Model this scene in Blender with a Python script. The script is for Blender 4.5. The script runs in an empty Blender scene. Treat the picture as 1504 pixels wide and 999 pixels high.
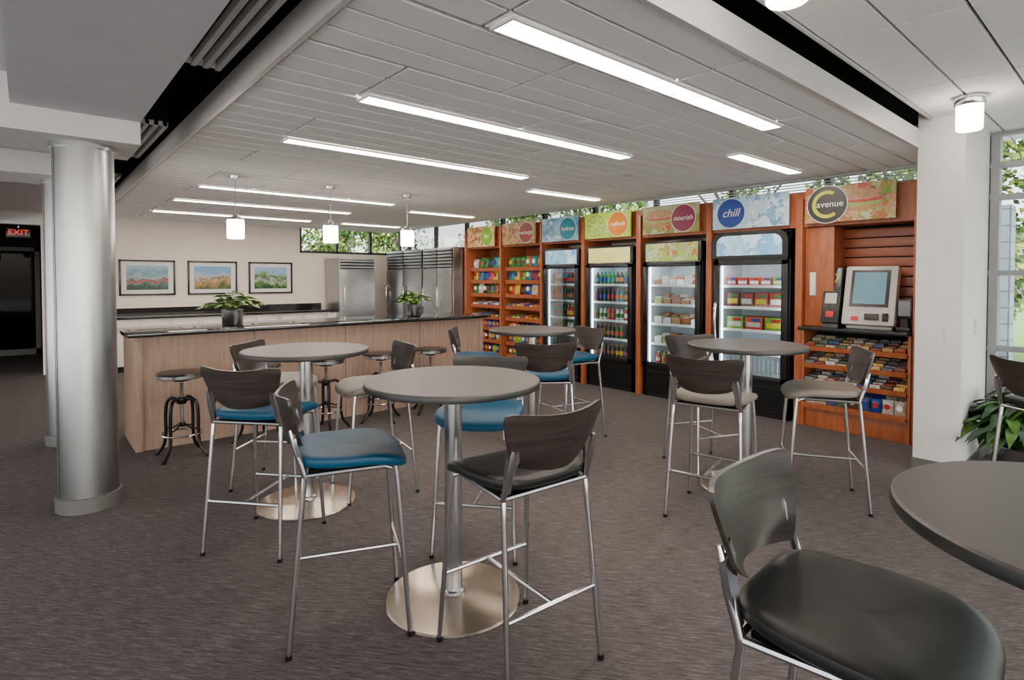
import bpy, bmesh, math, random
from mathutils import Vector, Matrix
random.seed(7)
S=bpy.context.scene
R=math.radians
# ------------------------------------------------------------------ materials
def nt(name):
    m=bpy.data.materials.new(name); m.use_nodes=True
    t=m.node_tree; b=t.nodes['Principled BSDF']; return m,t,b
def coords(t,scale=(1,1,1),rot=(0,0,0),kind='Object'):
    tc=t.nodes.new('ShaderNodeTexCoord'); mp=t.nodes.new('ShaderNodeMapping')
    mp.inputs['Scale'].default_value=scale
    src=tc.outputs[kind]
    if any(rot):
        m0=t.nodes.new('ShaderNodeMapping'); m0.inputs['Rotation'].default_value=rot; t.links.new(src,m0.inputs['Vector']); src=m0.outputs['Vector']
    t.links.new(src,mp.inputs['Vector']); return mp.outputs['Vector']
def ramp(t,fac,stops,interp='LINEAR'):
    r=t.nodes.new('ShaderNodeValToRGB'); r.color_ramp.interpolation=interp
    e=r.color_ramp.elements
    while len(e)<len(stops): e.new(0.5)
    for i,(p,c) in enumerate(stops): e[i].position=p; e[i].color=(c[0],c[1],c[2],1)
    t.links.new(fac,r.inputs['Fac']); return r.outputs['Color']
def noise(t,vec,scale=5,detail=3,rough=.5):
    n=t.nodes.new('ShaderNodeTexNoise'); n.inputs['Scale'].default_value=scale
    n.inputs['Detail'].default_value=detail; n.inputs['Roughness'].default_value=rough
    t.links.new(vec,n.inputs['Vector']); return n.outputs['Fac']
def bump(t,b,h,st=.2,dist=.01):
    n=t.nodes.new('ShaderNodeBump'); n.inputs['Strength'].default_value=st; n.inputs['Distance'].default_value=dist
    t.links.new(h,n.inputs['Height']); t.links.new(n.outputs['Normal'],b.inputs['Normal'])
def PM(name,c,rough=.5,metal=0,var=.12,scale=6,stretch=(1,1,1),bmp=0,bs=60,spec=None,coat=0,emit=0,ecol=None):
    m,t,b=nt(name)
    v=coords(t,stretch); f=noise(t,v,scale,4)
    lo=[x*(1-var) for x in c]; hi=[min(1,x*(1+var)) for x in c]
    t.links.new(ramp(t,f,[(.3,lo),(.7,hi)]),b.inputs['Base Color'])
    b.inputs['Roughness'].default_value=rough; b.inputs['Metallic'].default_value=metal
    if spec is not None: b.inputs['Specular IOR Level'].default_value=spec
    if coat: b.inputs['Coat Weight'].default_value=coat; b.inputs['Coat Roughness'].default_value=.2
    if bmp: bump(t,b,noise(t,v,bs,3),bmp,.004)
    if emit:
        b.inputs['Emission Color'].default_value=(*(ecol or c),1); b.inputs['Emission Strength'].default_value=emit
    return m
def EM(name,c,st):
    m,t,b=nt(name); b.inputs['Base Color'].default_value=(*c,1)
    b.inputs['Emission Color'].default_value=(*c,1); b.inputs['Emission Strength'].default_value=st; return m
def GLASS(name,tint=(1,1,1),refl=.9):
    m=bpy.data.materials.new(name); m.use_nodes=True; t=m.node_tree; t.nodes.clear()
    o=t.nodes.new('ShaderNodeOutputMaterial'); mx=t.nodes.new('ShaderNodeMixShader')
    tr=t.nodes.new('ShaderNodeBsdfTransparent'); gl=t.nodes.new('ShaderNodeBsdfGlossy')
    tr.inputs['Color'].default_value=(*tint,1); gl.inputs['Roughness'].default_value=.02
    fr=t.nodes.new('ShaderNodeFresnel'); fr.inputs['IOR'].default_value=1.45
    mu=t.nodes.new('ShaderNodeMath'); mu.operation='MULTIPLY'; mu.inputs[1].default_value=refl
    t.links.new(fr.outputs[0],mu.inputs[0]); t.links.new(mu.outputs[0],mx.inputs[0])
    t.links.new(tr.outputs[0],mx.inputs[1]); t.links.new(gl.outputs[0],mx.inputs[2]); t.links.new(mx.outputs[0],o.inputs[0])
    return m
def PHOTO(name,stops,scale=8,kind='voronoi',emit=0,stretch=(1,1,1)):
    m,t,b=nt(name); v=coords(t,stretch)
    stops=[(p,tuple(x**1.45 for x in c)) for p,c in stops]
    if kind=='voronoi':
        n2=t.nodes.new('ShaderNodeTexNoise'); n2.inputs['Scale'].default_value=scale*.6; n2.inputs['Detail'].default_value=4
        t.links.new(v,n2.inputs['Vector'])
        ad=t.nodes.new('ShaderNodeVectorMath'); ad.operation='MULTIPLY_ADD'
        t.links.new(n2.outputs['Color'],ad.inputs[0]); ad.inputs[1].default_value=(.5,.5,.5); t.links.new(v,ad.inputs[2])
        vo=t.nodes.new('ShaderNodeTexVoronoi'); vo.inputs['Scale'].default_value=scale; t.links.new(ad.outputs[0],vo.inputs['Vector'])
        sp=t.nodes.new('ShaderNodeSeparateColor'); t.links.new(vo.outputs['Color'],sp.inputs[0])
        mm=t.nodes.new('ShaderNodeMath'); mm.operation='MULTIPLY_ADD'; t.links.new(noise(t,v,scale*3,4),mm.inputs[0]); mm.inputs[1].default_value=.35
        m2=t.nodes.new('ShaderNodeMath'); m2.operation='MULTIPLY'; m2.inputs[1].default_value=.7; t.links.new(sp.outputs[0],m2.inputs[0]); t.links.new(m2.outputs[0],mm.inputs[2]); f=mm.outputs[0]
    elif kind=='land':
        sx=t.nodes.new('ShaderNodeSeparateXYZ'); t.links.new(v,sx.inputs[0])
        a=t.nodes.new('ShaderNodeMath'); a.operation='MULTIPLY_ADD'; a.inputs[1].default_value=1/.39; a.inputs[2].default_value=-1.38/.39-.6; t.links.new(sx.outputs['Z'],a.inputs[0])
        q=t.nodes.new('ShaderNodeMath'); q.operation='MULTIPLY_ADD'; q.inputs[1].default_value=1.3; t.links.new(noise(t,v,scale,6,.65),q.inputs[0]); t.links.new(a.outputs[0],q.inputs[2]); f=q.outputs[0]
    else:
        f=noise(t,v,scale,6,.6)
    c=ramp(t,f,stops); t.links.new(c,b.inputs['Base Color']); b.inputs['Roughness'].default_value=.35
    if emit: t.links.new(c,b.inputs['Emission Color']); b.inputs['Emission Strength'].default_value=emit
    return m

# carpet
m,t,b=nt('carpet'); 
rot=(0,0,R(50))
f1=noise(t,coords(t,(9,120,1),rot),1.0,4,.7); f2=noise(t,coords(t,(1,1,1)),380,2,.6); f3=noise(t,coords(t,(34,300,1),rot),1,3,.6)
mx=t.nodes.new('ShaderNodeMath'); mx.operation='MULTIPLY_ADD'; t.links.new(f2,mx.inputs[0]); mx.inputs[1].default_value=.5; t.links.new(f1,mx.inputs[2])
mx2=t.nodes.new('ShaderNodeMath'); mx2.operation='MULTIPLY_ADD'; t.links.new(f3,mx2.inputs[0]); mx2.inputs[1].default_value=.5; t.links.new(mx.outputs[0],mx2.inputs[2])
dv=t.nodes.new('ShaderNodeMath'); dv.operation='MULTIPLY'; dv.inputs[1].default_value=.5; t.links.new(mx2.outputs[0],dv.inputs[0])
t.links.new(ramp(t,dv.outputs[0],[(.38,(.046,.038,.037)),(.48,(.088,.074,.072)),(.54,(.125,.107,.104)),(.64,(.25,.228,.225))]),b.inputs['Base Color'])
b.inputs['Roughness'].default_value=.95; b.inputs['Specular IOR Level'].default_value=.2
bump(t,b,mx2.outputs[0],.4,.004); CARPET=m
def WOOD(name,c1,c2,stretch,rough=.35,sc=3,coat=0,spec=.5):
    m,t,b=nt(name); v=coords(t,stretch); f=noise(t,v,sc,6,.65)
    t.links.new(ramp(t,f,[(.3,c1),(.7,c2)]),b.inputs['Base Color']); b.inputs['Roughness'].default_value=rough; b.inputs['Specular IOR Level'].default_value=spec
    if coat: b.inputs['Coat Weight'].default_value=coat; b.inputs['Coat Roughness'].default_value=.25
    return m
CHERRY=WOOD('cherry_wood',(.27,.065,.020),(.45,.135,.048),(9,9,1.2))
CHERRYH=WOOD('cherry_wood_slats',(.24,.055,.018),(.37,.105,.038),(9,1.2,9))
BARW=WOOD('bar_front_laminate',(.24,.150,.108),(.36,.245,.185),(16,16,1.3),.45)
BACKW=WOOD('dark_veneer',(.016,.012,.010),(.048,.038,.033),(1.5,1.5,40),.36,2,.12,.35)
STEEL=PM('satin_steel',(.55,.55,.56),.25,1,.06)
CHROME=PM('polished_aluminium',(.68,.68,.69),.14,1,.05)
STAIN=PM('stainless_door',(.42,.43,.45),.3,1,.08,4,(1,1,12))
COLM=PM('column_metallic_paint',(.42,.43,.44),.30,1,.04)
BASEC=PM('base_wrap',(.10,.095,.09),.5)
WHITE=PM('white_paint',(.70,.69,.68),.6,0,.03)
WALLM=PM('warm_wall_paint',(.80,.71,.62),.65,0,.03)
SOFF=PM('soffit_paint',(.56,.56,.59),.7,0,.03)
BLACKP=PM('plenum_black',(.006,.006,.006),.9)
BLACK=PM('black_gloss',(.009,.009,.010),.25)
BLKM=PM('black_iron',(.012,.012,.013),.32,.6)
GRAN=PM('black_granite',(.010,.010,.011),.08,0,.5,90)
TILE=PM('ceiling_tile',(.88,.875,.86),.9,0,.08,150,bmp=.5,bs=220)
TBAR=PM('ceiling_reveal',(.02,.02,.02),.9)
FASC=PM('cloud_fascia',(.60,.59,.58),.4,.3,.03)
TTOP=PM('table_laminate',(.082,.070,.064),.42,0,.10,60,spec=.4)
TEDGE=PM('table_edge',(.022,.021,.021),.4)
BRUSH=PM('brushed_base',(.50,.42,.35),.22,1,.10,12)
LIGHT=EM('fixture_lens',(1,.89,.76),38)
PGL=EM('pendant_glass',(1,.88,.74),20)
LEDM=EM('cooler_led',(.9,.97,1),14)
LINER=PM('cooler_liner',(.70,.75,.78),.5,0,.03)
GLS=GLASS('window_glass',(.97,.99,.98),.7)
DGL=GLASS('door_glass',(.90,.94,.95),.8)
SMOKE=GLASS('smoked_glass',(.25,.25,.25),.15)
GREYF=PM('window_frame',(.25,.26,.27),.4,.5)
DARKF=PM('dark_mullion',(.02,.02,.022),.4)
CAB=PM('cabinet_white',(.68,.65,.62),.5,0,.03)
LEAF=PM('leaf_green',(.07,.18,.02),.4,0,.5,9)
LEAF2=PM('leaf_yellowgreen',(.20,.33,.05),.4,0,.4,9)
LEAFD=PM('leaf_dark',(.015,.06,.012),.35,0,.5,9)
SOIL=PM('soil',(.04,.025,.015),.95)
TR1=PM('tree_green',(.09,.22,.03),.6,0,.5,3); TR2=PM('tree_light',(.36,.42,.07),.6,0,.4,3); TR3=PM('tree_dark',(.025,.08,.015),.6)
BARK=PM('bark',(.06,.04,.03),.9)
GRASS=PM('grass',(.12,.22,.04),.9,0,.4,20)
BOUNCE=PM('bounce_paving',(.70,.69,.67),.85,0,.06,3)  # pale ground added to bounce sunlight up to the ceiling
SEAT={'blue':PM('vinyl_blue',(.003,.060,.125),.5,0,.06,20,spec=.3),'dark':PM('vinyl_charcoal',(.012,.0115,.012),.42,0,.08,20,spec=.35),'taupe':PM('vinyl_taupe',(.19,.165,.14),.48,0,.06,20,spec=.35)}
RED=EM('exit_red',(1,.02,.015),.9)
REDP=PM('red_plastic',(.6,.01,.01),.4)
PALC=[(.6,.03,.02),(.75,.30,.02),(.8,.62,.05),(.06,.3,.07),(.03,.12,.45),(.75,.72,.68),(.25,.04,.03),(.03,.03,.04),(.35,.08,.30),(.05,.35,.42),(.5,.22,.08),(.8,.15,.1),(.30,.5,.08),(.12,.05,.03)]
PAL=[PM('pack_%d'%i,tuple(x**1.35*.8 for x in c),.35,0,.25,40) for i,c in enumerate(PALC)]

# ------------------------------------------------------------------ builder
class B:
    def __init__(s): s.v=[];s.f=[];s.mi=[];s.mats=[]
    def add(s,vs,fs,mat,M=None):
        if mat not in s.mats: s.mats.append(mat)
        k=s.mats.index(mat); n=len(s.v)
        if M is not None: vs=[M@Vector(p) for p in vs]
        s.v+= [tuple(p) for p in vs]; s.f+=[tuple(i+n for i in f) for f in fs]; s.mi+=[k]*len(fs)
    def box(s,x0,x1,y0,y1,z0,z1,mat,bev=0,M=None):
        if bev:
            bm=bmesh.new(); bmesh.ops.create_cube(bm,size=1)
            for q in bm.verts: q.co=Vector(((x0+x1)/2+q.co.x*(x1-x0),(y0+y1)/2+q.co.y*(y1-y0),(z0+z1)/2+q.co.z*(z1-z0)))
            bmesh.ops.bevel(bm,geom=bm.edges[:],offset=bev,segments=2,affect='EDGES',profile=.6)
            bm.verts.index_update(); s.add([q.co.copy() for q in bm.verts],[[q.index for q in f.verts] for f in bm.faces],mat,M); bm.free(); return
        vs=[(x0,y0,z0),(x1,y0,z0),(x1,y1,z0),(x0,y1,z0),(x0,y0,z1),(x1,y0,z1),(x1,y1,z1),(x0,y1,z1)]
        s.add(vs,[(0,3,2,1),(4,5,6,7),(0,1,5,4),(1,2,6,5),(2,3,7,6),(3,0,4,7)],mat,M)
    def tube(s,pts,r,mat,seg=10,smooth=0,M=None,closed=False):
        P=[Vector(p) for p in pts]; rr=r if isinstance(r,(list,tuple)) else [r]*len(P)
        if smooth:
            Q=[];RR=[]
            for i in range(len(P)-1):
                a=P[max(i-1,0)];b_=P[i];c=P[i+1];d=P[min(i+2,len(P)-1)]
                for k in range(smooth):
                    u=k/smooth
                    Q.append(.5*((2*b_)+(c-a)*u+(2*a-5*b_+4*c-d)*u*u+(3*b_-a-3*c+d)*u**3)); RR.append(rr[i]*(1-u)+rr[i+1]*u)
            Q.append(P[-1]);RR.append(rr[-1]);P=Q;rr=RR
        n=len(P);vs=[];fs=[]
        up=None
        for i,p in enumerate(P):
            if closed: tg=(P[(i+1)%n]-P[i-1]).normalized()
            else: tg=(P[min(i+1,n-1)]-P[max(i-1,0)]).normalized()
            if up is None:
                a=Vector((0,0,1)) if abs(tg.z)<.9 else Vector((1,0,0)); up=(a-tg*a.dot(tg)).normalized()
            else: up=(up-tg*up.dot(tg)).normalized()
            w=tg.cross(up)
            for k in range(seg):
                an=2*math.pi*k/seg; vs.append(p+(up*math.cos(an)+w*math.sin(an))*rr[i])
        for i in range(n if closed else n-1):
            j=(i+1)%n
            for k in range(seg):
                l=(k+1)%seg; fs.append((i*seg+k,j*seg+k,j*seg+l,i*seg+l)[::-1])
        if not closed:
            fs.append(tuple(range(seg))); fs.append(tuple((n-1)*seg+k for k in reversed(range(seg))))
        s.add(vs,fs,mat,M)
    def cyl(s,p0,p1,r,mat,r1=None,seg=20,M=None): s.tube([p0,p1],[r,r if r1 is None else r1],mat,seg,0,M)
    def lathe(s,prof,mat,loc=(0,0,0),seg=32,M=None):
        vs=[];fs=[];n=len(prof)
        for (r,z) in prof:
            for k in range(seg):
                a=2*math.pi*k/seg; vs.append((loc[0]+max(r,1e-5)*math.cos(a),loc[1]+max(r,1e-5)*math.sin(a),loc[2]+z))
        for i in range(n-1):
            for k in range(seg):
                l=(k+1)%seg; fs.append((i*seg+k,i*seg+l,(i+1)*seg+l,(i+1)*seg+k))
        s.add(vs,fs,mat,M)
    def prism(s,poly,depth,mat,M=None):
        n=len(poly); vs=[(x,y,0) for x,y in poly]+[(x,y,-depth) for x,y in poly]
        fs=[tuple(range(n)),tuple(reversed(range(n,2*n)))]+[(i,i+n,(i+1)%n+n,(i+1)%n) for i in range(n)]
        s.add(vs,fs,mat,M)
    def text(s,txt,size,mat,M,shear=0):
        cu=bpy.data.curves.new('t','FONT'); cu.body=txt; cu.size=size; cu.align_x='CENTER'; cu.align_y='CENTER'; cu.extrude=.001; cu.shear=shear
        ob=bpy.data.objects.new('t',cu); S.collection.objects.link(ob); bpy.context.view_layer.update()
        me=ob.to_mesh(); s.add([v.co.copy() for v in me.vertices],[list(p.vertices) for p in me.polygons],mat,M)
        ob.to_mesh_clear(); bpy.data.objects.remove(ob); bpy.data.curves.remove(cu)
    def mesh(s,name,ang=38):
        me=bpy.data.meshes.new(name); me.from_pydata(s.v,[],s.f)
        for mm in s.mats: me.materials.append(mm)
        me.polygons.foreach_set('material_index',s.mi); me.polygons.foreach_set('use_smooth',[True]*len(s.f)); me.update()
        me.set_sharp_from_angle(angle=R(ang)); return me
    def obj(s,name,loc=(0,0,0),rz=0,ang=38):
        return put(name,s.mesh(name,ang),loc,rz)
def put(name,me,loc=(0,0,0),rz=0):
    o=bpy.data.objects.new(name,me); o.location=loc; o.rotation_euler=(0,0,R(rz)); S.collection.objects.link(o); return o
def MX(x,y,z): # plane facing -X, local x -> -Y, y -> Z
    return Matrix(((0,0,-1,x),(-1,0,0,y),(0,1,0,z),(0,0,0,1)))
def MY(x,y,z): # facing -Y
    return Matrix(((1,0,0,x),(0,0,-1,y),(0,1,0,z),(0,0,0,1)))
def circ(r,cx=0,cy=0,n=40,a0=0,a1=360): return [(cx+r*math.cos(R(a0+(a1-a0)*i/n)),cy+r*math.sin(R(a0+(a1-a0)*i/n))) for i in range(n)]

# ------------------------------------------------------------------ room shell
CZ=2.62
b=B(); b.box(-7,7.05,-6,16.5,-.1,0,CARPET); b.obj('floor')
b=B(); b.box(-7,7.3,-6,16.5,3.12,3.25,BLACKP); b.obj('ceiling_plenum')
b=B(); x0,x1,y0,y1=.94,6.35,1.31,11.72
b.box(x0+.01,x1-.01,y0+.01,y1-.01,CZ+.028,CZ+.06,TBAR)
y=y0+.02; row=0
while y<y1-.05:
    ye=min(y+.2-(.034 if row%3==2 else .021),y1-.02)
    off=.6 if (row//3)%2 else 0
    xs=[x0+.02]; x=1.48-1.2+off
    while x<x1: 
        if x>x0+.1: xs.append(x)
        x+=1.2
    xs.append(x1-.02)
    for i in range(len(xs)-1): b.box(xs[i]+.010,xs[i+1]-.010,y,ye,CZ,CZ+.03,TILE)
    y+=.2; row+=1
for (a,c,d,e) in [(x0-.012,x0+.016,y0,y1),(x1-.016,x1+.012,y0,y1),(x0,x1,y0-.012,y0+.016),(x0,x1,y1-.016,y1)]:
    b.box(a,c,d,e,CZ-.01,CZ+.14,FASC)
for (xx,yy) in [(2.9,2.6),(4.7,3.6),(5.4,2.7)]: b.lathe([(0,CZ-.012),(.05,CZ-.010),(.065,CZ)],WHITE,(xx,yy,0),24)
b.obj('ceiling')
# right lay-in ceiling
b=B(); RZ=2.83
b.box(.92,6.9,-6,1.215,RZ+.022,RZ+.06,TBAR)
yy=1.21
while yy>-6:
    xx=.94
    while xx<6.9:
        w=min(.6,6.9-xx)
        for k in range(2): b.box(xx+.008,xx+w-.008,yy-.3*(k+1)+.008,yy-.3*k-.008,RZ,RZ+.024,TILE)
        xx+=.6
    yy-=.6
b.box(.92,6.9,1.212,1.23,RZ-.01,RZ+.12,FASC)
b.box(.90,.925,-6,1.23,RZ-.01,RZ+.12,FASC)
b.obj('ceiling_window_bay')
# left soffit & beams
b=B()
b.box(-.055,.6,-6,4.5,2.6,3.1,SOFF); b.box(-7,-.055,-6,4.5,2.78,3.1,SOFF)
b.box(-7,.6,4.5,5.15,2.45,3.1,WHITE); b.box(-7,.6,5.15,6.45,2.66,3.1,SOFF)
b.box(-7,.6,6.45,7.15,2.47,3.1,WHITE); b.box(-7,.6,7.15,11.8,2.62,3.1,SOFF)
b.box(-.7,-.3,7.15,11.8,2.45,2.65,WHITE)
b.obj('ceiling_soffit')
for i,(ya,yb) in enumerate([(1.7,3.6),(5.2,6.7),(8.1,9.3)]):
    b=B()
    for k in range(4): 
        xx=.66+k*.062; b.box(xx,xx+.028,ya,yb,2.755,2.80,WHITE)
    b.box(.65,.88,ya,ya+.02,2.765,2.80,WHITE); b.box(.65,.88,yb-.02,yb,2.765,2.80,WHITE)
    b.box(.65,.88,ya,yb,2.80,3.12,BLACKP)
    b.obj('linear_air_diffuser')
# back wall
b=B(); Y=11.8
b.box(.2,4.35,Y,Y+.15,0,3.12,WALLM); b.box(4.35,7.05,Y,Y+.15,0,2.1,WALLM); b.box(4.35,7.05,Y,Y+.15,2.75,3.12,WALLM)
b.box(-2.4,.2,Y,Y+.15,2.42,3.12,WHITE); b.box(-7,-2.4,Y,Y+.15,0,3.12,WHITE)
b.obj('wall_back')
b=B(); CD=PM('corridor_shade',(.012,.010,.010),.8)  # unlit corridor's darkness put into near-black wall colour
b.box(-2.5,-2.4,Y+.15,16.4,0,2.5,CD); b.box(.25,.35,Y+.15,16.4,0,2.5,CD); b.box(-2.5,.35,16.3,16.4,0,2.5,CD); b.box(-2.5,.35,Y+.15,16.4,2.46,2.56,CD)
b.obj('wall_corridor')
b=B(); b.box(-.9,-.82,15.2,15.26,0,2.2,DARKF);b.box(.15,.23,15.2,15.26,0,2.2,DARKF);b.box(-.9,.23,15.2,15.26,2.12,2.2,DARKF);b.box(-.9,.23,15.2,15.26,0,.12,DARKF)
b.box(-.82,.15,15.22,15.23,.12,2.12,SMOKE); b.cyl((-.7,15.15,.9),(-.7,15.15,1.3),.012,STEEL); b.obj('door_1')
# windows back
b=B()
for xx in (4.35,5.15,5.95,6.72): b.box(xx,xx+.05,Y+.02,Y+.1,2.1,2.75,DARKF)
b.box(4.35,6.8,Y+.02,Y+.1,2.1,2.15,DARKF); b.box(4.4,6.8,Y+.05,Y+.06,2.15,2.75,GLS); b.obj('window_1')
b=B(); X=6.9
b.box(X,X+.15,1.31,11.8,0,2.1,WALLM); b.box(X,X+.15,1.31,11.8,2.98,3.12,WALLM); b.obj('wall_window_side')
b=B(); yy=1.31
while yy<11.8: b.box(X+.02,X+.1,yy,yy+.06,2.1,2.98,DARKF); yy+=1.16
b.box(X+.02,X+.1,1.31,11.8,2.1,2.16,DARKF); b.box(X+.05,X+.06,1.31,11.8,2.16,2.98,GLS); b.obj('window_2')
b=B(); z=2.3
BL=PM('blind_white',(.85,.86,.88),.5)
while z<2.95: b.box(X-.035,X-.005,1.4,5.0,z,z+.010,BL,M=None); z+=.032
for yy in (1.6,2.6,3.6,4.7): b.cyl((X-.02,yy,2.3),(X-.02,yy,2.95),.002,BL,seg=6)
b.box(X-.04,X-.003,1.4,5.0,2.94,2.98,BL); b.obj('window_blind')
# curtain wall right
b=B(); XR=6.4
for yy in (.93,-.3,-1.5,-2.7,-3.9,-5.1,-5.95): b.box(XR,XR+.12,yy,yy+.06,0,3.12,GREYF)
for z in (.0,.92,1.58,2.24,2.52,2.8): b.box(XR+.01,XR+.1,-6,1.0,z,z+(.13 if z==0 else .045),GREYF)
b.box(XR+.05,XR+.06,-6,1.0,.1,2.85,GLS); b.obj('window_3')
# pillar
b=B(); b.box(5.49,6.9,1.0,1.31,0,3.12,WHITE,.004); b.obj('wall_pillar')
b=B(); b.box(5.478,5.49,.99,1.315,0,.09,BASEC); b.box(5.478,6.4,.985,1.0,0,.09,BASEC); b.obj('baseboard_pillar')
b=B(); b.box(5.483,5.49,1.04,1.11,1.05,1.17,WHITE,.002); b.box(5.9,5.95,.985,1.0,1.1,1.22,WHITE); b.obj('light_switch_plate')

# ------------------------------------------------------------------ columns
def column(x,y,zt):
    b=B(); b.lathe([(.17,0),(.17,zt-.03)],COLM,seg=64); b.lathe([(.172,0),(.187,0),(.187,.095),(.172,.1)],BASEC,seg=64)
    b.lathe([(.171,zt-.035),(.186,zt-.035),(.186,zt),(.1,zt)],COLM,seg=64)
    b.cyl((.1705*math.cos(R(200)),.1705*math.sin(R(200)),.1),(.1705*math.cos(R(200)),.1705*math.sin(R(200)),zt-.03),.0015,TBAR,seg=6)
    return b.obj('round_column',(x,y,0))
column(.31,4.79,2.45); column(.3,6.8,2.47); 
# ------------------------------------------------------------------ ceiling fixtures
c=CZ-1.55
def fixture(xa,xb,y):
    b=B(); w=.062
    b.box(xa,xb,y-w,y+w,CZ-.012,CZ-.004,LIGHT)
    for q in ((xa-.012,xb+.012,y-w-.012,y-w),(xa-.012,xb+.012,y+w,y+w+.012),(xa-.012,xa,y-w,y+w),(xb,xb+.012,y-w,y+w)): b.box(*q,CZ-.016,CZ-.002,WHITE)
    b.obj('recessed_linear_light')
for k in (1.69,2.88,4.1,6.72,8.06,9.6): fixture(1.42*c,3.72*c,k*c)
for k in (2.25,4.65,7.25,9.6): fixture(4.3*c,5.45*c,k*c)
def pendant(x,y):
    b=B(); b.lathe([(0,CZ-.03),(.055,CZ-.03),(.06,CZ-.004),(0,CZ-.001)],CHROME)
    b.cyl((0,0,2.2),(0,0,CZ-.02),.005,CHROME,seg=8)
    b.lathe([(0,2.23),(.02,2.23),(.03,2.2),(.072,2.19),(.075,2.165),(0,2.165)],CHROME)
    b.lathe([(.06,2.166),(.08,2.165),(.083,2.15),(.083,1.985),(.078,1.97),(0,1.968)],PGL)
    b.obj('pendant_light',(x,y,0))
for x in (1.66,2.68,3.69): pendant(x,6.3)
def canlight(x,y):
    b=B(); b.lathe([(0,-.065),(.083,-.065),(.09,-.055),(.09,-.002),(0,0)],CHROME); b.lathe([(0,-.235),(.07,-.235),(.077,-.225),(.077,-.062)],PGL)
    b.obj('ceiling_cylinder_light',(x,y,RZ))
for x,y in ((5.03,.9),(2.19,.94),(5.03,-1.8),(2.19,-1.8)): canlight(x,y)

# ------------------------------------------------------------------ bar counter
b=B()
b.box(.74,4.62,5.97,6.03,0,1.035,BARW); b.box(.72,.78,5.95,6.68,0,1.035,BARW,.003); b.box(4.58,4.64,5.95,6.68,0,1.035,BARW,.003)
for xx in (1.73,2.7,3.66): b.box(xx,xx+.004,5.967,5.972,.02,1.03,TEDGE)
b.box(.78,4.58,6.03,6.62,.1,.86,CAB); b.box(.78,4.58,6.03,6.68,.86,.89,GRAN)
b.box(.66,4.70,5.86,6.74,1.035,1.07,GRAN,.004); b.obj('bar_counter')
b=B(); b.box(.95,4.75,11.2,11.79,.1,.88,CAB); b.box(.98,4.72,11.26,11.79,0,.1,BLACK); b.box(.92,4.78,11.15,11.79,.88,.92,GRAN,.003); b.box(.92,4.78,11.76,11.79,.92,1.04,GRAN)
xx=1.0
while xx<4.7: b.box(xx,xx+.44,11.185,11.2,.13,.86,CAB,.003); b.cyl((xx+.4,11.165,.7),(xx+.4,11.165,.82),.005,STEEL,seg=8); xx+=.46
b.obj('base_cabinet')
def reachin(name,w,d,h,doors,gz):
    b=B(); b.box(0,w,0,d,.12,h,STAIN,.006); b.box(.03,w-.03,.05,d-.05,0,.12,BLACK)
    dw=w/doors
    for i in range(doors):
        b.box(i*dw+.012,(i+1)*dw-.012,-.045,0,.16,gz-.02,STAIN,.008)
        b.tube([(i*dw+.07,-.045,1.0),(i*dw+.07,-.085,1.02),(i*dw+.07,-.085,1.38),(i*dw+.07,-.045,1.4)],.011,CHROME,8)
        b.box(i*dw+.02,(i+1)*dw-.02,-.02,0,gz,h-.03,BLACK)
        z=gz+.02
        while z<h-.05: b.box(i*dw+.02,(i+1)*dw-.02,-.045,-.018,z,z+.035,STAIN,.004); z+=.062
    return b
reachin('r',.78,.72,1.98,1,1.76).obj('stainless_refrigerator',(4.87,11.03,0))
reachin('r',1.45,.85,2.15,2,1.76).obj('stainless_refrigerator',(6.0,11.52-.45,0),-90)
reachin('r',1.0,.85,2.15,2,1.76).obj('stainless_refrigerator',(6.0,9.58,0),-90) 

# pictures
def frame(x,st,nm):
    b=B(); w,h=.85,.63; z0=1.26; f=.03
    for q in ((0,w,0,f),(0,w,h-f,h),(0,f,0,h),(w-f,w,0,h)): b.box(x+q[0],x+q[1],11.765,11.795,z0+q[2],z0+q[3],BLACK,.002)
    b.box(x+f,x+w-f,11.785,11.79,z0+f,z0+h-f,WHITE); b.box(x+.11,x+w-.11,11.78,11.786,z0+.10,z0+h-.10,st); b.obj('framed_picture')
frame(1.22,PHOTO('art_a',[(.05,(.05,.10,.08)),(.25,(.15,.30,.25)),(.38,(.65,.15,.08)),(.46,(.06,.12,.12)),(.55,(.50,.55,.52)),(.75,(.20,.40,.48)),(.95,(.40,.52,.62))],6,'land'),'a')
frame(2.27,PHOTO('art_b',[(.05,(.12,.18,.08)),(.28,(.45,.32,.15)),(.42,(.65,.50,.32)),(.5,(.16,.14,.10)),(.62,(.60,.58,.52)),(.8,(.30,.48,.68))],7,'land'),'b')
frame(3.33,PHOTO('art_c',[(.05,(.05,.12,.05)),(.3,(.2,.38,.12)),(.42,(.6,.6,.58)),(.52,(.08,.16,.10)),(.65,(.35,.50,.22)),(.85,(.40,.58,.78))],8,'land'),'c')
b=B()
for x in (1.95,3.2,4.25): b.box(x,x+.075,11.79,11.8,1.08,1.19,WHITE,.002); 
b.obj('wall_outlet')
def exitsign(x,y,z,k=1):
    b=B(); b.box(x-.19*k,x+.19*k,y,y+.04,z,z+.2*k,BLACK,.003); b.cyl((x,y+.02,z+.2*k),(x,y+.02,z+.2*k+.03),.01,STEEL,seg=8)
    b.text('EXIT',.16*k,RED,MY(x,y-.002,z+.10*k)); b.obj('exit_sign')
exitsign(-.07,11.7,2.20,.75); exitsign(-.52,14.6,1.95,.75)

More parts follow.
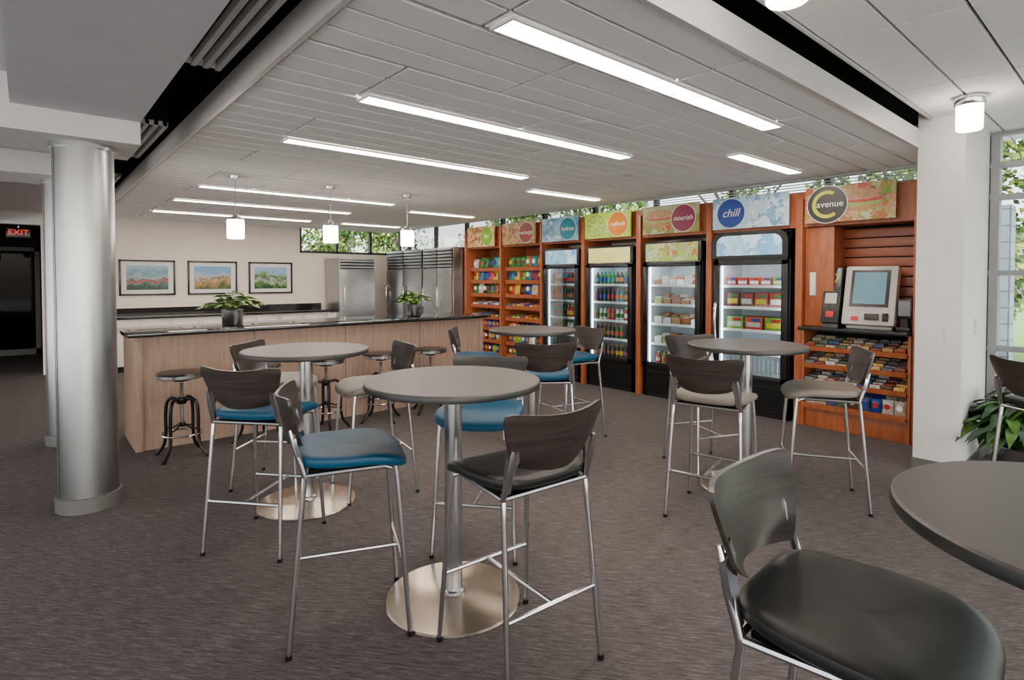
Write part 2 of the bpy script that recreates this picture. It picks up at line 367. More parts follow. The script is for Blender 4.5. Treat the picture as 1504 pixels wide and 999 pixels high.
# ------------------------------------------------------------------ vending wall structure
FX=6.25
rc=random.choice
b=B()
for (ya,yb) in [(2.49,2.56),(3.53,3.60),(4.56,4.63),(5.56,5.62),(6.46,6.50),(7.47,7.51),(8.48,8.54),(1.47,1.50)]:
    b.box(FX-.03,6.85,ya,yb,0,2.40 if ya>1.48 else 2.14,CHERRY,.002)
b.box(FX+.02,FX+.05,1.47,8.54,2.13,2.47,CHERRY)
b.box(FX+.02,6.85,1.5,8.5,2.10,2.13,CHERRY)
b.obj('wood_display_surround')
SIGN=[('avenue',1.64,2.45,PHOTO('sign_salad',[(.1,(.25,.42,.08)),(.35,(.7,.66,.5)),(.5,(.6,.12,.06)),(.7,(.35,.5,.12)),(.9,(.75,.35,.2))],9)),
('chill',2.62,3.50,PHOTO('sign_ice',[(.1,(.20,.42,.62)),(.5,(.5,.7,.82)),(.9,(.8,.9,.95))],9)),
('nourish',3.68,4.50,PHOTO('sign_sandwich',[(.1,(.2,.32,.05)),(.4,(.55,.45,.2)),(.65,(.6,.6,.45)),(.9,(.3,.42,.1))],8)),
('refresh',4.70,5.52,PHOTO('sign_lime',[(.1,(.25,.5,.03)),(.5,(.55,.75,.08)),(.9,(.8,.85,.4))],3,'noise')),
('hydrate',5.66,6.42,PHOTO('sign_water',[(.3,(.06,.25,.42)),(.5,(.3,.55,.7)),(.7,(.8,.88,.92))],4,'noise')),
('recharge',6.58,7.4,PHOTO('sign_nuts',[(.1,(.3,.14,.05)),(.5,(.55,.35,.18)),(.9,(.75,.58,.38))],14)),
('snack',7.62,8.4,PHOTO('sign_pretzel',[(.1,(.45,.15,.05)),(.5,(.7,.45,.2)),(.9,(.85,.7,.45))],12))]
CC={'avenue':(.02,.02,.018),'chill':(.008,.05,.28),'nourish':(.22,.01,.05),'refresh':(.65,.20,.005),'hydrate':(.01,.22,.30),'recharge':(.28,.03,.015),'snack':(.16,.35,.01)}
YG=PM('lime_ring',(.6,.62,.03),.4); TW=PM('sign_lettering',(.85,.85,.83),.5)
FC={k:PM('print_'+k,v_,.4,0,.3,30) for k,v_ in {'tomato':(.45,.03,.015),'lettuce':(.16,.30,.03),'lettuce2':(.30,.42,.08),'bun':(.42,.22,.08),'cheese':(.6,.42,.12),'meat':(.50,.20,.15),'rind':(.12,.32,.01),'pith':(.62,.68,.30),'pulp':(.35,.52,.04),'nut':(.32,.13,.04),'nut2':(.5,.32,.14),'ice1':(.55,.72,.82),'ice2':(.20,.42,.62),'drop':(.75,.85,.9)}.items()}
SETS={'avenue':['lettuce','lettuce2','lettuce','tomato','cheese'],'chill':['ice1','ice2','drop'],'nourish':['lettuce','lettuce2','tomato','cheese'],'refresh':['rind'],'hydrate':['drop','ice2'],'recharge':['nut','nut2'],'snack':['nut2','nut']}
def blob(bb,x,y,rx,ry,mat,M,z,wob=.12,ang=0,n=18):
    pts=[]
    for i in range(n):
        a=2*math.pi*i/n; k=1+wob*math.sin(a*5+x*40)*random.uniform(.4,1)
        px_,py_=rx*k*math.cos(a),ry*k*math.sin(a); pts.append((x+px_*math.cos(ang)-py_*math.sin(ang),y+px_*math.sin(ang)+py_*math.cos(ang)))
    bb.prism(pts,.0006,mat,M@Matrix.Translation((0,0,z)))
for nm,ya,yb,mt in SIGN:
    b=B(); cy=(ya+yb)/2; w=yb-ya; xf=FX-.06; z0,z1=2.13,2.49
    b.box(xf,xf+.02,ya,yb,z0,z1,mt)
    cm=PM('sign_disc_'+nm,CC[nm],.4); side={'avenue':1,'chill':1}.get(nm,-1)
    px=cy+side*w*.24; r=.165 if nm!='avenue' else .185
    Ms=MX(xf-.001,cy,2.31)
    if nm=='refresh':
        for (qx,qy,qr) in ((-.2,.0,.15),(.0,-.09,.08)):
            b.prism(circ(qr,qx,qy),.0006,FC['rind'],Ms@Matrix.Translation((0,0,.0002))); b.prism(circ(qr*.92,qx,qy),.0006,FC['pith'],Ms@Matrix.Translation((0,0,.0008)))
            for k in range(9):
                a0=k*40+4;a1=k*40+36
                b.prism([(qx+qr*.1*math.cos(R(k*40+20)),qy+qr*.1*math.sin(R(k*40+20)))]+[(qx+qr*.84*math.cos(R(a)),qy+qr*.84*math.sin(R(a))) for a in range(a0,a1+1,8)],.0006,FC['pulp'],Ms@Matrix.Translation((0,0,.0014)))
    else:
        for k in range(34):
            s_=SETS[nm]; rx=random.uniform(.018,.05); ry=rx*random.uniform(.45,.8)
            if nm in('hydrate','chill'): rx*=.7
            blob(b,random.uniform(-w/2+.06,w/2-.06),random.uniform(-.125,.125),rx,ry,FC[rc(s_)],Ms,.0003+k*.00006,.22 if nm in('avenue','nourish') else .06,random.uniform(0,3))
        if nm in('avenue','nourish'):
            o=.10 if nm=='avenue' else -.16
            blob(b,o,-.045,.20,.045,FC['bun'],Ms,.0030,.03); blob(b,o,-.01,.21,.03,FC['lettuce2'],Ms,.0036,.2); blob(b,o+.02,.015,.18,.022,FC['tomato'],Ms,.0040,.05); blob(b,o,.04,.19,.022,FC['meat'],Ms,.0044,.08); blob(b,o,.085,.19,.045,FC['bun'],Ms,.0048,.03)
    Mx=MX(xf-.008,px,2.31)
    b.prism(circ(r+.008),.004,TW,Mx@Matrix.Translation((0,0,-.001))); b.prism(circ(r),.004,cm,Mx@Matrix.Translation((0,0,.002)))
    if nm=='avenue':
        for k in range(25):
            q=[(.14*math.cos(R(a)),.14*math.sin(R(a))) for a in (60+k*10,69+k*10)]+[(.105*math.cos(R(a)),.105*math.sin(R(a))) for a in (69+k*10,60+k*10)]
            b.prism(q,.003,YG,Mx@Matrix.Translation((0,0,.006)))
        b.text('avenue',.09,TW,Mx@Matrix.Translation((.03,0,.008)))
    elif nm=='snack': b.text('fun',.11,TW,Mx@Matrix.Translation((0,0,.006)),.3)
    else: b.text(nm,.13 if nm=='chill' else .088,TW,Mx@Matrix.Translation((0,0,.006)),.3)
    for q in (ya+.1,yb-.1): b.box(xf+.02,FX+.02,q-.01,q+.01,2.25,2.27,STEEL)
    b.obj('hanging_graphic_sign')

# product makers
def bottle(b,x,y,z,h,r,m1,m2):
    b.lathe([(0,0),(r,.003),(r,h*.25)],m1,(x,y,z),8); b.lathe([(r*1.01,h*.25),(r*1.01,h*.55)],m2,(x,y,z),8)
    b.lathe([(r,h*.55),(r*.95,h*.66),(r*.4,h*.86),(r*.4,h*.92)],m1,(x,y,z),8); b.lathe([(r*.45,h*.92),(r*.45,h),(0,h)],m2,(x,y,z),8)
def bag(b,x,y,z,w,h,th,mat,lean=.15,m2=None):
    n=5; vs=[];fs=[]
    for sg in (-1,1):
        for i in range(n+1):
            for j in range(n+1):
                u=i/n*2-1; v=j/n*2-1; t_=th/2*(max(0,1-u**4)**.5)*(max(0,1-v*v)**.5)
                zz=(v+1)/2*h; vs.append((x+sg*t_+zz*lean,y+u*w/2*(1-.06*(1-v*v)),z+zz))
    k=(n+1)**2
    for i in range(n):
        for j in range(n):
            a=i*(n+1)+j; q=(a,a+1,a+n+2,a+n+1); fs.append(q); fs.append(tuple(p+k for p in reversed(q)))
    b.add(vs,fs,mat)
    if m2: b.lathe([(0,0),(w*.28,0),(w*.28,.004),(0,.004)],m2,seg=12,M=Matrix.Translation((x-th*.5+h*.55*lean,y,z+h*.55))@Matrix.Rotation(R(-90),4,'Y'))
def cooler(name,ya,yb,H,hdr,kind,curved=False):
    b=B(); x0=FX; x1=6.86
    b.box(x0,x1,ya,ya+.04,0,H-.02,BLACK,.003); b.box(x0,x1,yb-.04,yb,0,H-.02,BLACK,.003); b.box(x0,x1,ya,yb,0,.40,BLACK)
    b.box(x1-.03,x1,ya,yb,.4,H-.02,BLACK); b.box(x1-.04,x1-.03,ya+.04,yb-.04,.4,1.78,LINER)
    b.box(x0+.03,x1-.04,ya+.04,ya+.05,.4,1.78,LINER); b.box(x0+.03,x1-.04,yb-.05,yb-.04,.4,1.78,LINER); b.box(x0+.03,x1-.04,ya+.04,yb-.04,.4,.42,LINER)
    b.box(x0,x1,ya,yb,1.76,H-.03,BLACK); b.box(x0+.04,x1-.04,ya+.04,yb-.04,1.75,1.76,LINER)
    for k in range(8): b.box(x0-.008,x0,ya+.05,yb-.05,.06+k*.035,.075+k*.035,BLKM)
    d0,d1=x0-.045,x0-.005; f=.07
    b.box(d0,d1,ya+.01,ya+.01+f,.40,1.76,BLACK,.004); b.box(d0,d1,yb-.01-f,yb-.01,.40,1.76,BLACK,.004)
    b.box(d0,d1,ya+.01,yb-.01,.40,.46,BLACK,.004); b.box(d0,d1,ya+.01,yb-.01,1.71,1.76,BLACK,.004)
    b.box(d0+.018,d0+.022,ya+.07,yb-.07,.45,1.72,DGL)
    for q in (ya+.085,yb-.097): b.box(x0+.005,x0+.02,q,q+.012,.46,1.70,LEDM)
    b.box(x0+.03,x0+.1,ya+.08,yb-.08,1.735,1.748,LEDM)
    if curved:
        w=yb-ya; P=[(-w/2,0),(w/2,0)]+[(w/2-.12+.12*math.cos(R(a)),H-1.80-.12+.12*math.sin(R(a))) for a in range(0,91,15)]+[(-w/2+.12-.12*math.cos(R(a)),H-1.80-.12+.12*math.sin(R(a))) for a in range(90,-1,-15)]
        b.prism(P,.08,BLACK,MX(x0-.07,(ya+yb)/2,1.79)); P2=[(x*.86,.03+y*.76) for x,y in P]; b.prism(P2,.005,hdr,MX(x0-.076,(ya+yb)/2,1.79))
        b.tube([(x0-.045,yb-.05,.82),(x0-.10,yb-.06,.86),(x0-.12,yb-.06,1.05),(x0-.10,yb-.06,1.24),(x0-.045,yb-.05,1.28)],.014,CHROME,10,4)
    else:
        b.box(x0-.03,x0,ya+.005,yb-.005,1.77,H,BLACK,.006); b.box(x0-.034,x0-.029,ya+.05,yb-.05,1.78,H-.03,hdr)
        b.box(d0-.02,d0,yb-.055,yb-.035,.95,1.3,BLACK,.004)
    zs=[.43,.70,.96,1.22,1.47]
    for z in zs[1:]:
        b.box(x0+.05,x1-.05,ya+.05,yb-.05,z-.008,z-.002,LINER); b.box(x0+.04,x0+.05,ya+.05,yb-.05,z-.02,z+.012,TW)
    b.obj(name,ang=30)
    p=B()
    for zi,z in enumerate(zs):
        if kind=='bottle':
            n=9; st=(yb-ya-.18)/n; m1=rc(PAL);m2=rc(PAL)
            for i in range(n):
                if i%2==0: m1=rc([PAL[3],PAL[13],PAL[9],PAL[7],PAL[0],PAL[5],PAL[13],PAL[3]]); m2=rc(PAL)
                for q in (0,.085): bottle(p,x0+.10+q,ya+.10+st*(i+.5),z,.2 if zi%2 else .185,.031,m1,m2)
        elif kind=='food':
            if zi==0:
                for i in range(7):
                    for q in (0,.09): bottle(p,x0+.1+q,ya+.13+i*.093,z,.16,.036,rc([PAL[2],PAL[0],PAL[12],PAL[4]]),rc(PAL))
                continue
            n=5 if zi<4 else 6; st=(yb-ya-.18)/n
            for i in range(n):
                yy=ya+.09+st*(i+.5); h=random.uniform(.06,.10)
                mm=rc([PAL[5],TW,PAL[10],FC['lettuce2'],FC['bun'],PAL[5]])
                p.box(x0+.09,x0+.24,yy-st*.43,yy+st*.43,z,z+h,mm,.012); p.box(x0+.1,x0+.23,yy-st*.3,yy+st*.3,z+h,z+h+.006,rc([TW,PAL[12],PAL[0]])); 
                p.box(x0+.27,x0+.4,yy-st*.42,yy+st*.42,z,z+h+.04,rc([PAL[5],FC['bun'],PAL[10]]),.012)
        else:
            if zi==0:
                for k in range(14): p.box(x0+.06,x0+.065,ya+.1+k*.052,ya+.103+k*.052,z,z+.2,TW)
                continue
            n={1:0,2:3,3:4,4:5}[zi]
            if n==0:
                for k in range(16): p.box(x0+.06,x0+.5,ya+.1+k*.045,ya+.102+k*.045,z,z+.003,TW)
                continue
            st=(yb-ya-.2)/n
            for i in range(n):
                yy=ya+.10+st*(i+.5); h={2:.15,3:.17,4:.10}[zi]; mm=rc([PAL[0],PAL[11],PAL[0],PAL[5],PAL[6],PAL[12]])
                for s_ in range(2): p.box(x0+.08+s_*.17,x0+.22+s_*.17,yy-st*.44,yy+st*.44,z,z+h,mm,.003)
                p.box(x0+.076,x0+.081,yy-st*.35,yy+st*.35,z+h*.25,z+h*.6,rc([TW,PAL[2],PAL[5]])); p.box(x0+.076,x0+.081,yy-st*.35,yy+st*.1,z+h*.68,z+h*.9,rc([PAL[0],PAL[3],PAL[4]]))
    p.obj({'bottle':'bottled_drink_stock','food':'packaged_food_stock','frozen':'frozen_meal_stock'}[kind],ang=30)
ICE=PHOTO('hdr_ice',[(.1,(.25,.5,.75)),(.5,(.5,.75,.9)),(.9,(.85,.93,1))],9,emit=.4)
cooler('glass_door_freezer',2.62,3.50,2.10,ICE,'frozen',True)
cooler('glass_door_cooler',3.66,4.52,2.04,PHOTO('hdr_food',[(.1,(.15,.35,.04)),(.4,(.7,.7,.5)),(.7,(.45,.6,.15)),(.9,(.7,.2,.08))],9,emit=.3),'food')
cooler('glass_door_cooler',4.68,5.52,2.02,PHOTO('hdr_lime',[(.1,(.6,.65,.25)),(.5,(.8,.75,.35)),(.9,(.9,.9,.7))],3,'noise',.4),'bottle')
cooler('glass_door_cooler',5.66,6.42,2.02,ICE,'bottle')
# snack racks
def rack(ya,yb,zt=2.0):
    b=B(); b.box(6.78,6.84,ya,yb,0,2.09,CHERRYH); 
    p=B()
    for i,z in enumerate([.22,.44,.66,.86,1.06,1.26,1.5,1.72]):
        Mr=Matrix.Translation((6.30,0,z))@Matrix.Rotation(R(-8),4,'Y')
        b.box(0,.48,ya+.01,yb-.01,-.012,0,CHERRY,M=Mr); b.box(-.012,0,ya+.01,yb-.01,-.03,.035,CHERRY,M=Mr)
        n=6 if i>4 else 8; st=(yb-ya-.06)/n
        for k in range(n):
            yy=ya+.03+st*(k+.5); 
            if i>4: 
                m_=rc(PAL)
                for q in range(3): bag(p,6.35+q*.09,yy,z+.02+q*.01,st*.97,random.uniform(.17,.2),.06,m_,.15,rc([TW,PAL[2],PAL[0],PAL[6],PAL[4]]) if q==0 else None)
            elif i>2:
                m_=rc(PAL)
                for q in range(3): p.box(6.33+q*.1,6.41+q*.1,yy-st*.46,yy+st*.46,z+.01+q*.012,z+.06+q*.012,m_,.006)
                p.box(6.325,6.331,yy-st*.3,yy+st*.3,z+.022,z+.05,rc([TW,PAL[2],PAL[4]]))
            else:
                m_=rc(PAL)
                for q in range(2): bag(p,6.36+q*.1,yy,z+.015+q*.012,st*.95,.14,.055,m_,.2,rc([TW,PAL[2]]) if q==0 else None)
    b.box(6.27,6.78,ya,yb,0,.14,CHERRY)
    b.obj('snack_shelf_rack'); p.obj('snack_bag_stock',ang=50)
rack(6.52,7.45); rack(7.53,8.46)

# kiosk bay
b=B(); b.box(6.60,6.84,1.51,2.485,0,2.09,BLACKP)
z=1.08
while z<2.06: b.box(6.57,6.60,1.51,2.22,z,z+.088,CHERRYH,.002); z+=.1
b.box(6.28,6.60,2.2,2.48,1.06,2.09,CHERRY,.002)
b.box(6.10,6.60,1.51,2.48,1.02,1.055,BLACK,.004)
b.box(6.24,6.60,1.51,2.48,0,.2,CHERRY,.003); b.box(6.2,6.6,1.505,1.53,0,1.02,CHERRY,.002); b.box(6.2,6.6,2.45,2.48,0,1.02,CHERRY,.002)
b.box(6.272,6.281,2.37,2.43,1.38,1.62,TW,.002)
p=B(); MUT=[PM('wrapper_%d'%i,c_,.3,0,.4,60) for i,c_ in enumerate([(.45,.38,.30),(.10,.05,.03),(.30,.03,.02),(.50,.48,.46),(.04,.08,.20),(.35,.22,.06),(.14,.14,.15),(.06,.15,.08),(.55,.35,.10),(.20,.05,.04)])]
for i,z in enumerate([.24,.48,.66,.84]):
    Mr=Matrix.Translation((6.17,0,z))@Matrix.Rotation(R(-12),4,'Y')
    b.box(0,.40,1.53,2.45,-.012,0,CHERRY,M=Mr); b.box(-.012,0,1.53,2.45,-.03,.018,CHERRY,M=Mr)
    n=9; st=.90/n
    for k in range(n):
        yy=1.54+st*(k+.5)
        if i==0:
            m_=rc(MUT+[PAL[4],PAL[5]])
            for q in range(2): bag(p,6.23+q*.1,yy,z+.01+q*.02,st*.97,.14,.06,m_,.1,rc([TW,PAL[0],PAL[4]]) if q==0 else None)
            continue
        m_=rc(MUT); 
        for q in range(4):
            if random.random()<.5: m_=rc(MUT)
            jx=random.uniform(-.006,.006); h=random.uniform(.022,.042)
            p.box(6.185+q*.09+jx,6.265+q*.09+jx,yy-st*.46,yy+st*.46,z+.010+q*.0195,z+.010+q*.0195+h,m_,.008)
            p.box(6.20+q*.09+jx,6.245+q*.09+jx,yy-st*.3,yy+st*.3,z+.0102+q*.0195+h,z+.012+q*.0195+h,rc([TW,PAL[2],PAL[0],PAL[4],PAL[7]]))
b.obj('kiosk_display_cabinet'); p.obj('candy_stock')
# kiosk machine
b=B(); KW=PM('kiosk_white',(.52,.50,.475),.35); SCR=PM('kiosk_screen',(.10,.19,.22),.08,emit=.3,ecol=(.35,.6,.7))
K=Matrix.Translation((6.22,1.88,1.10))@Matrix.Rotation(R(14),4,'Y')
b.box(0,.10,-.23,.23,0,.60,KW,.02,M=K); b.box(-.004,.0,-.17,.17,.18,.555,BLACK,M=K); b.box(-.008,-.003,-.14,.14,.21,.53,SCR,M=K)
b.box(-.03,.0,-.1,0.02,.05,.11,BLACK,.006,M=K); b.box(-.01,0,.08,.14,.04,.08,REDP,M=K); b.box(-.02,0,-.18,-.13,.04,.12,BLKM,.004,M=K)
b.box(.06,.3,-.2,.2,0,.3,KW,.01,M=Matrix.Translation((6.22,1.88,1.056)))
b.box(-.02,.12,.25,.42,0,.58,BLACK,.012,M=K); b.box(-.026,-.02,.28,.39,.2,.31,KW,M=K); b.box(-.026,-.02,.30,.37,.06,.12,REDP,M=K); b.box(.02,.1,.26,.41,-.045,.02,BLACK,M=K)
for k in range(20): 
    a=R(40+k*14); b.box(-.026,-.02,.335+.045*math.cos(a)-.005,.335+.045*math.cos(a)+.005,.47+.045*math.sin(a)-.005,.47+.045*math.sin(a)+.005,YG,M=K)
b.obj('self_checkout_kiosk')
b=B(); b.box(6.25,6.40,1.53,1.64,1.056,1.09,BLACK,.005); b.box(6.31,6.36,1.56,1.62,1.09,1.2,BLACK); b.box(6.28,6.33,1.52,1.64,1.17,1.36,BLACK,.015); b.box(6.276,6.281,1.535,1.63,1.2,1.34,PM('reader_face',(.2,.2,.21),.3)); b.obj('card_payment_reader')

# ------------------------------------------------------------------ tables
def table_mesh():
    b=B()
    b.lathe([(0,.002),(.325,0),(.328,.006),(.322,.014),(.2,.020),(.06,.028),(.05,.04),(0,.04)],BRUSH,seg=64)
    b.lathe([(.055,.03),(.055,.045),(.043,.05),(.043,1.0),(.055,1.002),(.055,1.02)],STEEL,seg=28)
    for a in (45,135): 
        M=Matrix.Rotation(R(a),4,'Z'); b.box(-.26,.26,-.025,.025,1.012,1.033,BLKM,M=M)
    b.lathe([(0,1.033),(.405,1.033),(.42,1.038),(.422,1.05),(.419,1.063)],TEDGE,seg=72)
    b.lathe([(.419,1.063),(.413,1.068),(0,1.068)],TTOP,seg=72)
    return b.mesh('bar_height_table')
TM=table_mesh()
for x,y in ((1.46,3.86),(1.555,2.23),(4.05,2.01),(3.70,3.97),(1.63,0.0)): put('bar_height_table',TM,(x,y,0))
# ------------------------------------------------------------------ chairs
def chair_mesh(col):
    b=B(); mt=SEAT[col]
    prof=[(0,-.030),(.80,-.030),(.94,-.027),(.985,-.018),(1.0,-.004),(.985,.008),(.94,.016),(.86,.0205),(.7,.020),(.45,.016),(0,.013)]
    n=64; vs=[];fs=[]
    for (k,z) in prof:
        for i in range(n):
            a=2*math.pi*i/n; ca,sa=math.cos(a),math.sin(a); e=2/4.6
            x=.238*k*math.copysign(abs(ca)**e,ca); y=.246*k*math.copysign(abs(sa)**e,sa)
            y*=1-.12*max(0,-x/.23)
            zz=.778+z-(.038*(max(0,x-.05)/.18)**2)+.014*(max(0,-x-.05)/.18)**2+.012*(abs(y)/.24)**2
            vs.append((x+.012,y,zz))
    for r_ in range(len(prof)-1):
        for i in range(n):
            j=(i+1)%n; fs.append((r_*n+i,r_*n+j,(r_+1)*n+j,(r_+1)*n+i))
    b.add(vs,fs,mt)
    for s in (1,-1):
        b.tube([(.15,s*.18,.735),(.182,s*.195,.725),(.195,s*.205,.68),(.245,s*.235,0.004)],.0115,STEEL,10,3)
        b.tube([(-.25,s*.235,.004),(-.19,s*.21,.66),(-.185,s*.208,.74),(-.215,s*.205,.84),(-.238,s*.200,.93)],[.0115,.0115,.012,.013,.008],STEEL,10,3)
        b.cyl((.245,s*.235,0),(.244,s*.2345,.02),.014,BLKM,seg=10); b.cyl((-.25,s*.235,0),(-.249,s*.2345,.02),.014,BLKM,seg=10)
        b.tube([(-.185,s*.207,.735),(-.06,s*.20,.737),(.15,s*.18,.735)],.010,STEEL,8)
        P=[(-.013,-.11),(.013,-.11),(.02,-.03),(.040,.035),(.030,.075),(.012,.05),(-.016,.03),(-.020,-.02)]
        b.prism(P,.015,CHROME,Matrix.Translation((-.222,s*.200,.865))@Matrix.Rotation(R(-13),4,'Y')@Matrix(((0,0,-1,0),(-s,0,0,0),(0,1,0,0),(0,0,0,1))))
    b.tube([(.15,-.18,.735),(.15,.18,.735)],.010,STEEL,8); b.tube([(-.187,-.208,.74),(-.187,.208,.74)],.010,STEEL,8)
    b.box(-.17,.16,-.18,.18,.732,.748,BLKM)
    h=.30; f=h/.68
    xf=.245-(.05)*f; yf=.235-.03*f; xb=-.25+.06*h/.66; yb=.235-.025*h/.66
    b.tube([(xf,-yf,h),(xf,yf,h)],.009,STEEL,8); b.tube([(xb,-yb,h),(xb,yb,h)],.009,STEEL,8); b.tube([(xb,0,h),(xf,0,h)],.009,STEEL,8)
    nu,nv=24,14; th=.013; V=[];F=[]
    for side in (0,1):
        for j in range(nv+1):
            v=j/nv
            for i in range(nu+1):
                u=i/nu*2-1
                hw=.168+.080*(v**.7)
                cr=1-.05*max(0,(v-.85)/.15)**2-.16*max(0,(.25-v)/.25)**2
                yy=u*hw*cr
                zb=.835+.010*u*u; zt=1.052+.022*u*u-.012*abs(u)**10
                zz=zb+(zt-zb)*v
                xx=-.262-.045*v+.060*(u*u)+ (th if side else 0)
                V.append((xx,yy,zz))
    k=(nu+1)*(nv+1)
    for j in range(nv):
        for i in range(nu):
            a=j*(nu+1)+i; q=(a,a+nu+1,a+nu+2,a+1); F.append(q); F.append(tuple(p+k for p in reversed(q)))
    edge=[i for i in range(nu+1)]+[j*(nu+1)+nu for j in range(1,nv+1)]+[nv*(nu+1)+i for i in range(nu-1,-1,-1)]+[j*(nu+1) for j in range(nv-1,0,-1)]
    for i in range(len(edge)):
        a,c_=edge[i],edge[(i+1)%len(edge)]; F.append((a,c_,c_+k,a+k))
    b.add(V,F,BACKW)
    return b.mesh('bar_chair_'+col)
CM={c_:chair_mesh(c_) for c_ in SEAT}
for x,y,hd,col in [(1.105,2.42,-22,'blue'),(1.07,3.47,40,'blue'),(1.45,4.40,-45,'taupe'),(1.93,3.79,170,'taupe'),(2.02,2.60,220,'blue'),(1.535,1.735,86,'dark'),
    (3.38,4.40,-40,'blue'),(3.16,3.27,52,'blue'),(4.08,3.82,170,'blue'),(3.43,1.92,14,'taupe'),(4.26,2.46,-115,'taupe'),(4.22,1.545,121,'taupe'),(1.43,.44,-86,'dark'),(4.77,.38,-35,'dark')]:
    put('bar_height_chair',CM[col],(x,y,0),hd)
# industrial stools
def stool_mesh():
    b=B(); 
    b.lathe([(0,.69),(.188,.69),(.195,.697),(.195,.722)],CHROME,seg=40); b.lathe([(.195,.722),(.188,.738),(.13,.745),(0,.745)],BLACK,seg=40)
    b.cyl((0,0,.30),(0,0,.69),.014,CHROME,seg=12); b.lathe([(0,.66),(.06,.66),(.07,.69),(0,.69)],BLKM)
    z=.5
    while z<.64: b.lathe([(.014,z),(.018,z+.005),(.014,z+.01)],CHROME,seg=12); z+=.012
    b.lathe([(0,.46),(.035,.46),(.045,.48),(.04,.51),(.02,.52),(.0,.52)],BLKM); b.lathe([(0,.26),(.025,.26),(.03,.28),(.02,.30),(0,.30)],BLKM)
    for a in range(4):
        M=Matrix.Rotation(R(45+90*a),4,'Z')
        b.tube([(.03,0,.49),(.09,0,.505),(.135,0,.47),(.15,0,.36),(.15,0,.20),(.17,0,.09),(.225,0,.02),(.24,0,.012)],[.013,.015,.015,.014,.014,.014,.014,.015],BLKM,8,3,M)
        b.tube([(.02,0,.28),(.08,0,.25),(.15,0,.24)],.008,BLKM,8,3,M); b.lathe([(0,0),(.02,0),(.02,.012),(0,.016)],BLKM,(.238,0,0),12,M)
    b.tube([(.155*math.cos(R(a)),.155*math.sin(R(a)),.20) for a in range(0,360,12)],.009,CHROME,8,closed=True)
    return b.mesh('adjustable_bar_stool')
SM=stool_mesh()
for i,x in enumerate((1.02,1.67,2.32,2.94,3.58)): put('adjustable_bar_stool',SM,(x,5.6,0),i*17)

# ------------------------------------------------------------------ plants
def leaf(b,base,az,length,width,rise,droop,mat,heart=True):
    n=6; vs=[];fs=[]; d=Vector((math.cos(az),math.sin(az),0)); s=Vector((-d.y,d.x,0))
    for i in range(n+1):
        u=i/n; w=width*(math.sin(math.pi*min(1,u*.92+.08))**(.7 if heart else 1.0))*(1-.25*u)
        p=Vector(base)+d*(length*u)+Vector((0,0,rise*u-droop*u*u))
        if i==n: w=.0005
        vs+= [p-s*w+Vector((0,0,w*.35)),p,p+s*w+Vector((0,0,w*.35))]
    for i in range(n):
        a=i*3; fs+=[(a,a+1,a+4,a+3),(a+1,a+2,a+5,a+4)]
    b.add(vs,fs,mat)
def potted(name,x,y,z,r,h,n,L,spread,ht,mats,heart=True):
    b=B(); b.lathe([(0,0),(r*.9,0),(r,.01),(r,h-.006),(r*1.03,h),(r*.94,h),(r*.94,h-.02),(0,h-.02)],STEEL,seg=32); b.lathe([(r*.93,h-.018),(0,h-.014)],SOIL)
    for i in range(n):
        az=random.uniform(0,2*math.pi); q=random.random()**.7; rad=spread*q; hh=ht*(1-.6*q)*random.uniform(.6,1.1)
        if not heart and math.cos(az)*rad>.2: rad=.2/abs(math.cos(az))
        tip=Vector((rad*math.cos(az),rad*math.sin(az),h+hh-(.03*q if heart else 0)))
        b.tube([(r*.3*math.cos(az),r*.3*math.sin(az),h-.02),((rad*.6)*math.cos(az),(rad*.6)*math.sin(az),h+hh*.8+.01),tip],.0022,mats[0],5,3)
        leaf(b,tip,az+random.uniform(-.7,.7),L*random.uniform(.7,1.15),L*(.33 if heart else .17),.02,L*(.25 if heart else .45),rc(mats),heart)
    b.obj(name,(x,y,z),ang=80)
potted('potted_pothos',1.62,6.3,1.07,.10,.165,85,.13,.22,.18,[LEAF,LEAF2,LEAF2])
potted('potted_pothos',3.81,6.35,1.07,.095,.155,80,.12,.19,.18,[LEAF,LEAF2,LEAF2])
potted('potted_floor_plant',5.88,.68,0,.19,.24,190,.26,.34,.42,[LEAFD,LEAF,LEAFD],False)

# ------------------------------------------------------------------ outside
b=B(); b.box(7.05,12,-30,40,-.3,-.15,BOUNCE); b.box(-40,7.05,-30,-6,-.3,-.1,BOUNCE); b.box(-40,-7,-6,16.5,-.3,-.1,BOUNCE); b.obj('bounce_ground')  # added sunlit slabs, throw light back into the room
b=B(); b.box(12,60,-30,60,-.3,-.15,GRASS); b.box(-30,12,40,60,-.3,-.15,GRASS); b.box(-30,7.05,16.6,40,-.3,-.15,GRASS); b.obj('lawn_ground')
def tree(x,y,h,rad,n=9000):
    b=B(); b.tube([(0,0,-.2),(.08,0,h*.35),(0,.06,h*.7)],[.16,.12,.05],BARK,8,3)
    for a in range(6): b.tube([(0,0,h*.4),(rad*.5*math.cos(a),rad*.5*math.sin(a),h*.65)],[.05,.02],BARK,6)
    cl=[(Vector((random.uniform(-.8,.8)*rad,random.uniform(-.8,.8)*rad,h*.55+random.uniform(-.42,.42)*h)),random.uniform(.4,.85)) for _ in range(34)]
    for m_ in (TR1,TR2,TR3):
        vs=[];fs=[]
        for i in range(n//3):
            cc,cr_=rc(cl); p=Vector([random.gauss(0,1) for _ in range(3)]).normalized()*cr_*random.random()**.4
            c_=cc+p; a=Vector([random.gauss(0,1) for _ in range(3)]).normalized(); c2=a.orthogonal().normalized()*.075; d2=a.cross(c2).normalized()*.05
            k=len(vs); vs+=[c_-c2,c_-d2,c_+c2,c_+d2]; fs.append((k,k+1,k+2,k+3))
        b.add(vs,fs,m_)
    b.obj('tree',(x,y,-.15))
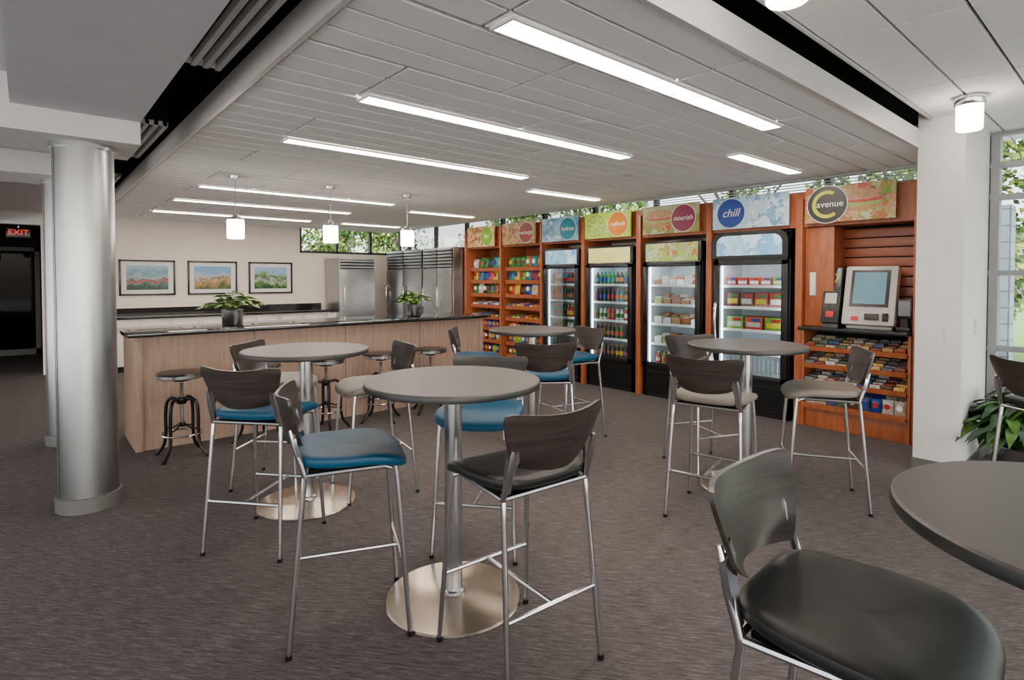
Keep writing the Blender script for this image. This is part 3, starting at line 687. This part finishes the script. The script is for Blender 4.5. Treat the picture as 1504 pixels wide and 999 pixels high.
for x,y,h,r_ in [(13,3.2,6,2.6),(14.5,7.5,7,2.8),(12.5,11.5,6,2.6),(14,16,7,2.8),(10,18,6.5,2.7),(6.5,19,6,2.7),(14,.2,6,2.2)]: tree(x,y,h,r_)
BLKW,t_,b_=nt('block_masonry'); br=t_.nodes.new('ShaderNodeTexBrick'); v=coords(t_,(1,1,1)); 
cx=t_.nodes.new('ShaderNodeSeparateXYZ'); cb=t_.nodes.new('ShaderNodeCombineXYZ'); t_.links.new(v,cx.inputs[0]); t_.links.new(cx.outputs['Y'],cb.inputs[0]); t_.links.new(cx.outputs['Z'],cb.inputs[1]); t_.links.new(cb.outputs[0],br.inputs['Vector'])
br.inputs['Scale'].default_value=1.0; br.inputs['Brick Width'].default_value=.2; br.inputs['Row Height'].default_value=.2; br.inputs['Mortar Size'].default_value=.008; br.offset=0
br.inputs['Color1'].default_value=(.14,.19,.23,1); br.inputs['Color2'].default_value=(.17,.23,.27,1); br.inputs['Mortar'].default_value=(.06,.08,.09,1)
t_.links.new(br.outputs['Color'],b_.inputs['Base Color']); b_.inputs['Roughness'].default_value=.8
b=B(); b.box(9.0,9.3,1.19,4.2,-.2,2.45,BLKW); b.obj('wall_exterior_masonry')

# ------------------------------------------------------------------ light
w=bpy.data.worlds.new('World'); S.world=w; w.use_nodes=True; t=w.node_tree; bg=t.nodes['Background']
sk=t.nodes.new('ShaderNodeTexSky'); sk.sky_type='NISHITA'; sk.sun_disc=False; sk.sun_elevation=R(40); sk.sun_rotation=R(200); sk.air_density=1.2; sk.dust_density=2.5; sk.ozone_density=1
hs=t.nodes.new('ShaderNodeHueSaturation'); hs.inputs['Saturation'].default_value=.45
t.links.new(sk.outputs[0],hs.inputs['Color']); t.links.new(hs.outputs[0],bg.inputs['Color']); bg.inputs['Strength'].default_value=.9
sd=bpy.data.lights.new('sun','SUN'); sd.energy=10; sd.angle=R(2); sd.color=(1,.95,.87)
so=bpy.data.objects.new('sun',sd); S.collection.objects.link(so); so.rotation_euler=Vector((.6,-.35,-.9)).to_track_quat('-Z','Y').to_euler()
# ------------------------------------------------------------------ camera
cd=bpy.data.cameras.new('camera'); co=bpy.data.objects.new('camera',cd); S.collection.objects.link(co)
co.location=(0,0,1.55); co.rotation_euler=(R(90-1.39),0,R(49.1-90)); cd.sensor_width=36; cd.lens=825/1504*36; cd.shift_y=-69.5/1504; cd.clip_start=.05; cd.clip_end=200
S.camera=co
